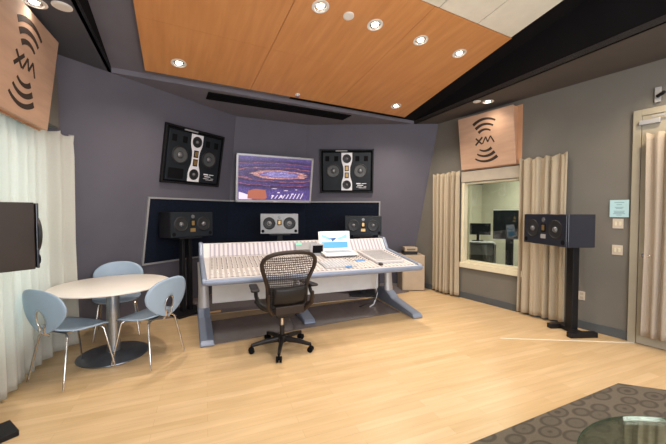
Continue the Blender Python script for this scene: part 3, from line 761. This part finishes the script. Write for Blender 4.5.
# small wall outlet low on the right wall
t = thing('wall_outlet', 'small ivory wall outlet low on the right wall near the speaker stand', 'outlet', mtx=rwall_mtx(2.62, .42, .001))
MB().box((0, -.003, 0), (.07, .006, .11)).build('plate', 'switch', t, bevel=.002)
for s in (-1, 1): MB().box((0, -.007, s * .025), (.035, .003, .03)).build('socket', 'beige_trim', t)

# ------------------------------------------------------------------ cabinet with device at the back right
ct = thing('pedestal_cabinet', 'small tan filing cabinet in the back right corner beside the curtain', 'cabinet', (3.68, 5.22, 0), R(-20))
MB().box((0, 0, .34), (.42, .40, .66)).build('body', 'cab', ct, bevel=.003)
for z, h in ((.575, .17), (.245, .44)):
    d_ = MB().box((0, -.207, z), (.40, .016, h)).build('drawer_front', 'cab', ct, bevel=.003)
MB().box((0, 0, .006), (.38, .36, .012)).build('plinth', 'black', ct)
t = thing('desktop_recorder', 'small beige and dark device resting on the tan filing cabinet', 'device', (3.66, 5.24, .671), R(-22))
MB().box((0, 0, .03), (.26, .24, .06)).build('lower_case', 'black', t, bevel=.004); MB().box((.01, 0, .10), (.24, .22, .075)).build('upper_case', 'cab', t, bevel=.006)
MB().box((.01, -.113, .10), (.16, .004, .03)).build('front_slot', 'boothdark', t)

# ------------------------------------------------------------------ mixing console
dk = thing('mixing_console', 'wide white and blue-grey studio mixing console on three sloping feet', 'mixing console', (1.34, 3.62, 0), R(-1.2))
XL, XR = -1.38, 1.37
def dprof():   # side profile in (y,z)
    return [(0, .715), (-.02, .735), (-.015, .755), (.02, .765), (.95, .875), (1.08, 1.045), (1.17, 1.045), (1.20, .80), (.9, .76), (.3, .70), (.03, .70)]
def flare(mb):
    for v in mb.bm.verts:
        k = max(0, v.co.y) / 1.2
        v.co.x += (-.075 if v.co.x < -.6 else .055 if v.co.x > .6 else 0) * k
    return mb
# body
def side(x): return [(x, y, z) for y, z in dprof()]
flare(MB().prism(side(XL + .05), (XR - XL - .10, 0, 0))).build('console_body', 'desk_white', dk, bevel=.008)
def cap(x, dx):
    pr2 = [(-.02, .70), (-.045, .735), (-.03, .765), (.02, .785), (.94, .895), (1.07, 1.065), (1.19, 1.065), (1.225, .80), (.9, .735), (.3, .68)]
    flare(MB().prism([(x, y, z) for y, z in pr2], (dx, 0, 0))).build('end_cheek', 'desk_blue', dk, bevel=.018)
cap(XL, .055); cap(XR - .055, .055)
# arm rest along the front
MB().tube([(XL + .04, -.03, .735), (XR - .04, -.03, .735)], .034, 16, flat=.62).build('armrest_rail', 'desk_blue', dk, smooth=True)
def surf(y): return .765 + (y - .02) * (.11 / .93)
sang = math.atan2(.11, .93)
def smx(x, y, dz=0): return Matrix.Translation((x, y, surf(y) + dz)) @ Matrix.Rotation(sang, 4, 'X')
cs = MB().box((0, 0, .003), (XR - XL - .13, .90, .006)).build('control_surface', 'surface', dk); cs.matrix_local = smx(0, .485, .001)
bang = math.atan2(.17, .13)
def bmx(x, k=.5, dz=0): return Matrix.Translation((x, .95 + .13 * k, .875 + .17 * k)) @ Matrix.Rotation(bang, 4, 'X') @ Matrix.Translation((0, 0, dz))
mbp = MB().box((0, 0, .003), (XR - XL - .13, .195, .006)).build('meter_bridge', 'meters', dk); mbp.matrix_local = bmx(0, .5, .001)
# knobs: rows over the left and right channel bays (countless, one part)
mb = MB()
for c_ in range(45):
    x = XL + .10 + c_ * .058
    if 0.02 < x < .46: continue
    for r_ in range(8):
        y = .36 + r_ * .068
        mb.box((0, 0, 0), (.013, .013, .012), mtx=smx(x, y, .012))
k_ = mb.build('rotary_knobs', 'knob', dk); k_['kind'] = 'stuff'; k_['label'] = 'rows of small grey brown knobs'
# faders
mbf = MB().box((0, 0, .009), (.015, .026, .018)); f0 = mbf.build('fader_cap', 'wave', dk, bevel=.002)
first = True
for c_ in range(45):
    x = XL + .10 + c_ * .058
    if .02 < x < .46 or x > .62: continue
    f = f0 if first else f0.copy()
    if not first: COL.objects.link(f); f.parent = dk
    first = False
    f.matrix_local = smx(x, .16 + .05 * math.sin(c_ * 1.9) * (1 if c_ % 3 else .3), .004)
# centre section
o = MB().box((0, 0, .008), (.42, .34, .014)).build('centre_section', 'silver', dk, bevel=.003); o.matrix_local = smx(.24, .25, .004)
mb = MB()
for i in range(9):
    for j in range(6): mb.box((-.17 + i * .042, -.13 + j * .05, .019), (.022, .018, .006))
o = mb.build('centre_buttons', 'wave', dk, bevel=.001); o['kind'] = 'stuff'; o.matrix_local = smx(.24, .25, .004)
o = MB().box((0, 0, .02), (.34, .13, .035)).build('grey_display_module', 'spk_silver', dk, bevel=.004); o.matrix_local = bmx(.04, .45, .006)
o = MB().box((-.12, 0, .040), (.08, .03, .004)).build('green_readout', 'ledgreen', dk); o.matrix_local = bmx(.04, .62, .006)
# raised keyboard-like module at right
rm = MB().box((0, 0, .022), (.42, .66, .036)).build('raised_module', 'desk_white', dk, bevel=.006); rm.matrix_local = smx(.98, .48, .004)
mb = MB()
for i in range(11):
    for j in range(15): mb.box((-.165 + i * .033, -.22 + j * .034, .042), (.022, .022, .006))
k2 = mb.build('module_keys', 'silver', rm, bevel=.001); k2['kind'] = 'stuff'
MB().box((0, -.285, .042), (.38, .05, .004)).build('wrist_strip', 'silver', rm)
# legs
def foot(parent, x, y0, y1, zc):
    # blue grey sloping foot: y0 front tip, y1 back
    pts = [(y0, .0), (y0 - .012, .025), (y0 + .03, .06), (y0 + .65, .125), (y1 - .35, .20), (y1 - .12, .24), (y1, .20), (y1 + .02, .0)]
    mb = MB(); mb.prism([(x - .075, y, z) for y, z in pts], (.15, 0, 0))
    return flare(mb).build('foot', 'desk_blue', parent, bevel=.022)
def column(parent, x, y, slant=0):
    mb = MB(); mb.tube([(x, y - .02, .18), (x, y + .01, .45), (x, y + .06, .80)], [.075, .065, .070], 18, flat=.62)
    return flare(mb).build('leg_column', 'desk_leg', parent, smooth=True)
for x in (XL + .05, -.08, XR + .02):
    sh = .30 if abs(x) < .5 else 0
    foot(dk, x, .11 + sh, 1.28, 0); column(dk, x, 1.0)
MB().box((0, 1.08, .47), (XR - XL - .18, .025, .50)).build('modesty_panel', 'modesty', dk, bevel=.004)
mb = MB(); mb.tube([(1.21, .95, .55), (1.17, .93, .35), (1.19, .92, .18), (1.10, .86, .03), (1.0, .80, .015)], .010, 8); mb.build('hanging_cable', 'wave', dk, smooth=True)
mb = MB(); mb.tube([(1.24, .97, .60), (1.22, .90, .35), (1.12, .88, .06), (.95, .92, .012), (.85, .86, .012)], .008, 8); mb.build('hanging_cable', 'black', dk, smooth=True)

# things on the console
lt = thing('laptop_computer', 'open white laptop with a blue and white picture on the console', 'laptop', (0, 0, 0))
lt.matrix_world = dk.matrix_basis @ smx(.44, .70, .034)
MB().box((0, 0, .012), (.50, .30, .022)).build('keyboard_base', 'white_plastic', lt, bevel=.005)
MB().box((0, .03, .024), (.40, .14, .003)).build('keyboard', 'silver', lt)
lm = Matrix.Translation((0, .16, .02)) @ Matrix.Rotation(R(-14), 4, 'X')
ld = MB().box((0, 0, .137), (.50, .012, .275)).build('screen_lid', 'white_plastic', lt, bevel=.005); ld.matrix_local = lm
s_ = MB().box((0, -.007, .150), (.45, .002, .25)).build('screen', 'lap_white', ld)
yy = -.0085
MB().prism([(-.21, yy, .024), (.21, yy, .024), (.21, yy, .115), (-.21, yy, .118)], (0, -.0006, 0)).build('picture_sea', 'lap_sea', s_)
mb = MB(); mb.prism([(-.20, yy - .001, .23), (-.12, yy - .001, .20), (-.04, yy - .001, .165), (-.09, yy - .001, .145), (-.20, yy - .001, .19)], (0, -.0006, 0))
mb.prism([(.02, yy - .001, .165), (.12, yy - .001, .195), (.20, yy - .001, .235), (.20, yy - .001, .17), (.08, yy - .001, .15)], (0, -.0006, 0)); mb.build('picture_wings', 'lap_sky', s_)
MB().prism([(-.12, yy - .002, .160), (-.04, yy - .002, .175), (.03, yy - .002, .180), (.01, yy - .002, .150), (-.04, yy - .002, .118), (-.05, yy - .002, .15)], (0, -.0006, 0)).build('picture_body', 'lap_blue', s_)
stt = thing('laptop_stand', 'low grey riser under the white laptop', 'laptop stand'); stt.matrix_world = dk.matrix_basis @ smx(.44, .70, .008)
MB().box((0, 0, .020), (.40, .26, .008)).build('shelf', 'silver', stt, bevel=.002)
for s in (-1, 1): MB().box((s * .18, 0, .008), (.02, .24, .016)).build('side_support', 'silver', stt)
t = thing('small_display', 'small black desktop display with pale frame left of the laptop', 'display'); t.matrix_world = dk.matrix_basis @ smx(.13, .78, .010)
MB().box((0, .0, .09), (.20, .03, .15)).build('frame', 'silver', t, bevel=.004); MB().box((.01, -.017, .085), (.15, .004, .11)).build('screen', 'blackmatte', t); MB().box((0, .02, .008), (.16, .1, .014)).build('foot', 'silver', t)
o = MB().box((0, 0, .004), (.13, .06, .006)).build('blue_card', 'bluepaper'); o.matrix_world = dk.matrix_basis @ smx(.62, .36, .008) @ Matrix.Rotation(.1, 4, 'Z'); tag(o, 'larger blue card lying on the console below the laptop', 'card')
o = MB().box((0, 0, .004), (.08, .04, .006)).build('blue_card', 'bluepaper'); o.matrix_world = dk.matrix_basis @ smx(.33, .075, .024) @ Matrix.Rotation(-.1, 4, 'Z'); tag(o, 'smaller blue card near the front rail of the console', 'card')
o = MB().lathe([(.012, 0), (.032, .002), (.030, .022), (.018, .030), (.004, .031)], 20).build('trackball', 'brownframe', smooth=True); o.matrix_world = dk.matrix_basis @ smx(.80, .10, .008); tag(o, 'small round brown trackball near the right front of the console', 'trackball')

# dark carpet strip under and behind the console, and the smoky mats
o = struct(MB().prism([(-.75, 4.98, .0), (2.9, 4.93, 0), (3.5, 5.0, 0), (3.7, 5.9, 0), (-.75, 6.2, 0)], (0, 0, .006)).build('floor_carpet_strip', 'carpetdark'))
def floormat(poly, label):
    o = MB().prism([(x, y, .0015) for x, y in poly], (0, 0, .006)).build('floor_mat', 'mat', bevel=.002); tag(o, label, 'floor mat', 'smoky floor mats under the console')
floormat([(.03, 3.78), (1.045, 3.89), (1.10, 4.72), (.02, 4.62)], 'smoky floor mat under the left bay of the console behind the office chair')
floormat([(1.048, 3.89), (1.90, 3.98), (1.95, 4.78), (1.103, 4.72)], 'smoky floor mat under the middle of the console beside the central foot')
floormat([(1.903, 3.98), (2.66, 4.02), (2.68, 4.84), (1.953, 4.78)], 'smoky floor mat under the right bay of the console')
o = MB().tube([(.02, 4.98, .02), (.08, 4.99, .02), (.20, 5.0, .02)], .018, 10).build('cable_bundle', 'orange', smooth=True); tag(o, 'tan cable bundle on the floor by the left console foot', 'cable')

# ------------------------------------------------------------------ office chair
oc = thing('office_chair', 'dark brown mesh office chair on castors in front of the console', 'office chair', (.76, 3.42, 0), R(4))
# local +Y = facing the console, back at -Y
for k in range(5):
    a = R(90 + 72 * k + 14); c_, s_ = math.cos(a), math.sin(a)
    lg = MB().tube([(.03 * c_, .03 * s_, .115), (.18 * c_, .18 * s_, .105), (.325 * c_, .325 * s_, .082)], [.034, .026, .019], 12, flat=.8).build('base_leg', 'graphite', oc, smooth=True)
    px, py = .325 * c_, .325 * s_; ax_ = Vector((-s_, c_, 0))
    mb = MB()
    for w in (-1, 1): mb.cyl(Vector((px, py, .030)) + ax_ * .008 * w, Vector((px, py, .030)) + ax_ * .028 * w, .0295, n=20)
    mb.cyl((px, py, .03), (px, py, .085), .010); mb.cyl(Vector((px, py, .030)) - ax_ * .02, Vector((px, py, .030)) + ax_ * .02, .008)
    mb.build('castor', 'blackmatte', lg, smooth=True)
MB().lathe([(.048, .08), (.052, .10), (.048, .15), (.030, .16)], 20).build('base_hub', 'graphite', oc, smooth=True)
MB().lathe([(.026, .14), (.026, .26)], 20).build('gas_shroud', 'graphite', oc, smooth=True)
MB().lathe([(.016, .24), (.016, .40)], 16).build('gas_column', 'chrome', oc, smooth=True)
MB().box((0, -.02, .415), (.20, .28, .07)).build('tilt_mechanism', 'graphite', oc, bevel=.02)
# seat
def seat(u, v):
    x = (u - .5) * .50; y = -.21 + v * .46; w = 1 - .12 * abs(2 * v - 1) ** 3
    z = .475 + .03 * (2 * u - 1) ** 2 - .035 * max(0, v - .75) * 4 * .6
    return Vector((x * w, y, z))
MB().grid(seat, 14, 12).build('seat_mesh', 'graphite', oc, smooth=True, solid=.03)
rim = [seat(i / 10, 0) for i in range(10)] + [seat(1, i / 10) for i in range(10)] + [seat(1 - i / 10, 1) for i in range(10)] + [seat(0, 1 - i / 10) for i in range(10)]
MB().tube(rim, .020, 10, closed=True).build('seat_frame', 'graphite', oc, smooth=True)
# back outline (x half-width by height), leaning backwards
def bw(t):      # t 0 bottom..1 top
    import bisect
    K_ = [(0, .175), (.12, .205), (.30, .20), (.48, .205), (.65, .245), (.82, .285), (.92, .285), (1, .235)]
    for (a, wa), (b_, wb) in zip(K_, K_[1:]):
        if t <= b_: return wa + (wb - wa) * (t - a) / (b_ - a)
    return .2
def bp(u, t):   # u -1..1
    z = .46 + t * .60 + (.028 * (1 - u * u) if t > .99 else 0)
    y = -.235 - .04 * math.sin(t * PI) * -1 - .11 * t + .045 * u * u * (1 - .2 * t)
    return Vector((bw(t) * u, y - .03 * (1 - t) * 0, z))
MB().grid(lambda u, v: bp((2 * u - 1) * .95, .04 + .93 * v), 20, 20).build('back_mesh', 'weave', oc, smooth=True)
outl = [bp(1, t / 14) for t in range(0, 15)] + [bp(u, 1) + Vector((0, 0, .0)) for u in (.75, .45, .15, -.15, -.45, -.75)] + [bp(-1, t / 14) for t in range(14, -1, -1)] + [bp(u, 0) for u in (-.6, -.2, .2, .6)]
def smooth_loop(pts, it=2):
    for _ in range(it): pts = [(pts[i - 1] + pts[i] * 2 + pts[(i + 1) % len(pts)]) / 4 for i in range(len(pts))]
    return pts
MB().tube(smooth_loop(outl), .021, 12, closed=True).build('back_frame', 'brownframe', oc, smooth=True)
MB().grid(lambda u, v: bp((2 * u - 1) * .93, .02 + .42 * v) + Vector((0, .012, 0)), 16, 10).build('lower_back_pad', 'graphite', oc, smooth=True, solid=.012)
# lumbar pad, lower spine and yokes
MB().grid(lambda u, v: Vector(((u - .5) * .34, -.268 - .05 * v - .02 * math.sin(v * PI) + .03 * (2 * u - 1) ** 2, .56 + v * .17)), 10, 6).build('lumbar_pad', 'graphite', oc, smooth=True, solid=.03)
for s in (-1, 1):
    MB().tube([(s * .07, -.05, .42), (s * .165, -.21, .46), (s * .225, -.30, .56), (s * .225, -.335, .68)], [.022, .024, .028, .016], 12, flat=.7).build('back_yoke', 'brownframe', oc, smooth=True)
    ar = MB().tube([(s * .215, -.28, .53), (s * .285, -.20, .57), (s * .295, -.10, .62), (s * .295, -.06, .675)], [.024, .024, .026, .028], 12, flat=.7).build('arm_support', 'graphite', oc, smooth=True)
    MB().box((s * .30, -.02, .695), (.085, .30, .028), rz=s * .12).build('arm_pad', 'graphite', ar, bevel=.013)
MB().box((0, -.275, .50), (.30, .03, .09)).build('lower_back_panel', 'brownframe', oc, bevel=.012)

# ------------------------------------------------------------------ round table and blue chairs
tx, ty = -.90, 3.93
tb = thing('round_table', 'white round table with a steel pedestal by the window', 'table', (tx, ty, 0))
MB().lathe([(.46, .708), (.515, .718), (.53, .724), (.53, .733), (.522, .737)], 72).build('tabletop', 'tabletop', tb, smooth=True)
MB().lathe([(.058, .02), (.058, .69), (.13, .705), (.13, .708)], 32).build('pedestal', 'steel', tb, smooth=True)
MB().lathe([(.315, .0), (.32, .006), (.318, .012), (.10, .026), (.06, .045)], 60).build('base_disc', 'dsteel', tb, smooth=True)

def plastic_chair(label, loc, rz, first=[]):
    if first:
        t = copy_tree(first[0]); t.location = loc; t.rotation_euler = (0, 0, rz); t['label'] = label; return t
    t = thing('side_chair', label, 'chair', loc, rz, 'pale blue chairs round the white table'); first.append(t)
    # seat : rounded trapezoid, dished; facing +Y
    def st(u, v):
        a = 2 * PI * u; r_ = v
        ex = .235 * math.copysign(abs(math.cos(a)) ** .75, math.cos(a)); ey = .215 * math.copysign(abs(math.sin(a)) ** .75, math.sin(a))
        x, y = ex * r_, ey * r_ + .02; x *= 1 + .12 * (y / .2)
        z = .452 + .018 * r_ ** 3 - (.035 * max(0, y - .12) / .1) + .02 * max(0, -y - .1) / .1
        return Vector((x, y, z))
    mb = MB(); mb.grid(st, 36, 6); bmesh.ops.remove_doubles(mb.bm, verts=mb.bm.verts, dist=.0008)
    mb.build('seat', 'bluechair', t, smooth=True, solid=.012)
    # back: wide petal, with an oval hole low in the middle
    def wrap(x, z):
        t_ = (z - .47) / .36
        y = -.225 - .055 * t_ + .75 * x * x * (.55 + .45 * t_)
        return Vector((x, y, z))
    hc, ha, hb = .575, .055, .088
    def bk_(u, v):
        a = 2 * PI * u
        hx, hz = ha * math.cos(a), hc + hb * math.sin(a)
        # outer outline: petal, z .465 .. .83
        zo = .655 + .190 * math.copysign(abs(math.sin(a)) ** .8, math.sin(a))
        tt = max(0, min(1, (zo - .46) / .39))
        c_ = math.cos(a); xo = .272 * math.copysign(abs(c_) ** .85, c_) * (.50 + .50 * math.sin(min(1, tt / .62) * PI / 2))
        return wrap(hx + (xo - hx) * v, hz + (zo - hz) * v)
    mb = MB(); mb.grid(bk_, 64, 8); bmesh.ops.remove_doubles(mb.bm, verts=mb.bm.verts, dist=.0008)
    mb.build('backrest', 'bluechair', t, smooth=True, solid=.010)
    MB().tube([wrap(ha * math.cos(a_), hc + hb * math.sin(a_)) for a_ in [2 * PI * k / 28 for k in range(28)]], .0075, 10, closed=True, ).build('hole_ring', 'chrome', t, smooth=True)
    MB().tube([(-.03, -.20, .44), (-.03, -.236, .48), (-.035, -.235, .53)], .008, 10).build('back_support', 'chrome', t, smooth=True)
    MB().tube([(.03, -.20, .44), (.03, -.236, .48), (.035, -.235, .53)], .008, 10).build('back_support', 'chrome', t, smooth=True)
    for sx in (-1, 1):
        for sy in (-1, 1):
            MB().tube([(sx * .06, sy * .10, .430), (sx * .15, sy * .14, .428), (sx * .175, sy * .155, .405), (sx * .225, sy * .225, .012)], [.009, .010, .010, .0075], 10).build('leg', 'chrome', t, smooth=True)
    MB().box((0, 0, .428), (.16, .24, .012)).build('under_plate', 'chrome', t, bevel=.003)
    return t
def az(d): return -R(d)
plastic_chair('pale blue chair at the left of the white table, its back to the curtain', (-1.125, 3.55, 0), az(40))
plastic_chair('pale blue chair with an oval back hole, at the right of the white table', (-.535, 3.66, 0), az(-55))
plastic_chair('pale blue chair behind the white table, facing the camera', (-1.0, 4.60, 0), az(172))

# ------------------------------------------------------------------ rug, glass table, painted floor light streak
o = MB().prism([(.9, 1.515, 0), (3.29, 1.64, 0), (4.05, .98, 0), (4.05, -1.2, 0), (.9, -1.2, 0)], (0, 0, .008)).build('area_rug', 'rug'); tag(o, 'brown rug patterned with ovals at the bottom right corner', 'rug')
gt_ = thing('glass_coffee_table', 'round glass topped coffee table on the patterned rug at the bottom right', 'coffee table', (1.79, .39, .009))
MB().lathe([(.05, .430), (.578, .430), (.578, .441), (.05, .441)], 72).build('glass_top', 'table_glass', gt_, smooth=True)
MB().lathe([(.578, .429), (.583, .431), (.583, .440), (.578, .442)], 72, cap=False).build('glass_edge', 'glass_edge', gt_, smooth=True)
for k in range(3):
    a = R(200 + 120 * k); MB().tube([(.42 * math.cos(a), .42 * math.sin(a), .429), (.40 * math.cos(a), .40 * math.sin(a), .0)], .014, 12).build('leg', 'chrome', gt_, smooth=True)
MB().tube([(.40 * math.cos(2 * PI * k / 36), .40 * math.sin(2 * PI * k / 36), .12) for k in range(36)], .008, 8, closed=True).build('foot_ring', 'chrome', gt_, smooth=True)
o = MB().prism([(3.20, 2.755, .0005), (4.50, 2.095, .0005), (4.51, 2.112, .0005), (3.205, 2.765, .0005)], (0, 0, .002)).build('floor_light_streak', 'streak'); tag(o, 'thin painted streak of light on the floor running to the door', 'streak')  # pale strip standing in for a streak of light across the floor

# ------------------------------------------------------------------ lights
def area(name, loc, rot, sx, sy, power, col):
    l = bpy.data.lights.new(name, 'AREA'); l.shape = 'RECTANGLE'; l.size = sx; l.size_y = sy; l.energy = power; l.color = col
    o = bpy.data.objects.new(name, l); COL.objects.link(o); o.location = loc; o.rotation_euler = rot; return o
# daylight outside the window
area('window_daylight', (-2.2, 2.2, 1.4), (0, R(-90), 0), 1.9, 3.8, 120, (.80, .90, 1.0))
# added fill lights under the rear ceiling, over the unseen half of the room
area('rear_ceiling_fill', (.4, -.9, 3.95), (0, 0, 0), 1.6, 1.2, 14, (1, .92, .84))
area('rear_ceiling_fill', (2.6, -.7, 3.95), (0, 0, 0), 1.6, 1.2, 14, (1, .92, .84))
area('rear_wall_fill', (1.4, -2.15, 2.1), (R(90), 0, 0), 5.0, 2.6, 165, (.97, .97, 1.0))  # added soft fill before the solid rear wall, brightens upper walls and ceiling
# booth lamp
area('booth_ceiling_light', (5.7, 4.6, 2.55), (0, 0, 0), .8, .8, 60, (1, .95, .82))

w = bpy.data.worlds.new('world'); S.world = w; w.use_nodes = True
w.node_tree.nodes['Background'].inputs[0].default_value = (.62, .80, 1, 1); w.node_tree.nodes['Background'].inputs[1].default_value = 1.0

# ------------------------------------------------------------------ camera
cam = bpy.data.cameras.new('camera'); co = bpy.data.objects.new('camera', cam); COL.objects.link(co)
cam.sensor_width = 36; cam.sensor_fit = 'HORIZONTAL'; cam.lens = 36 * 323 / 666; cam.clip_start = .05
co.location = (0, 0, 1.48); co.rotation_euler = (R(90 - 1.77), 0, -R(21.6)); S.camera = co
S.view_settings.view_transform = 'Standard'; S.view_settings.look = 'None'; S.view_settings.gamma = 1
S.cycles.diffuse_bounces = 8; S.cycles.max_bounces = 14; S.cycles.transparent_max_bounces = 12
S.view_settings.use_curve_mapping = False; S.view_settings.exposure = .78
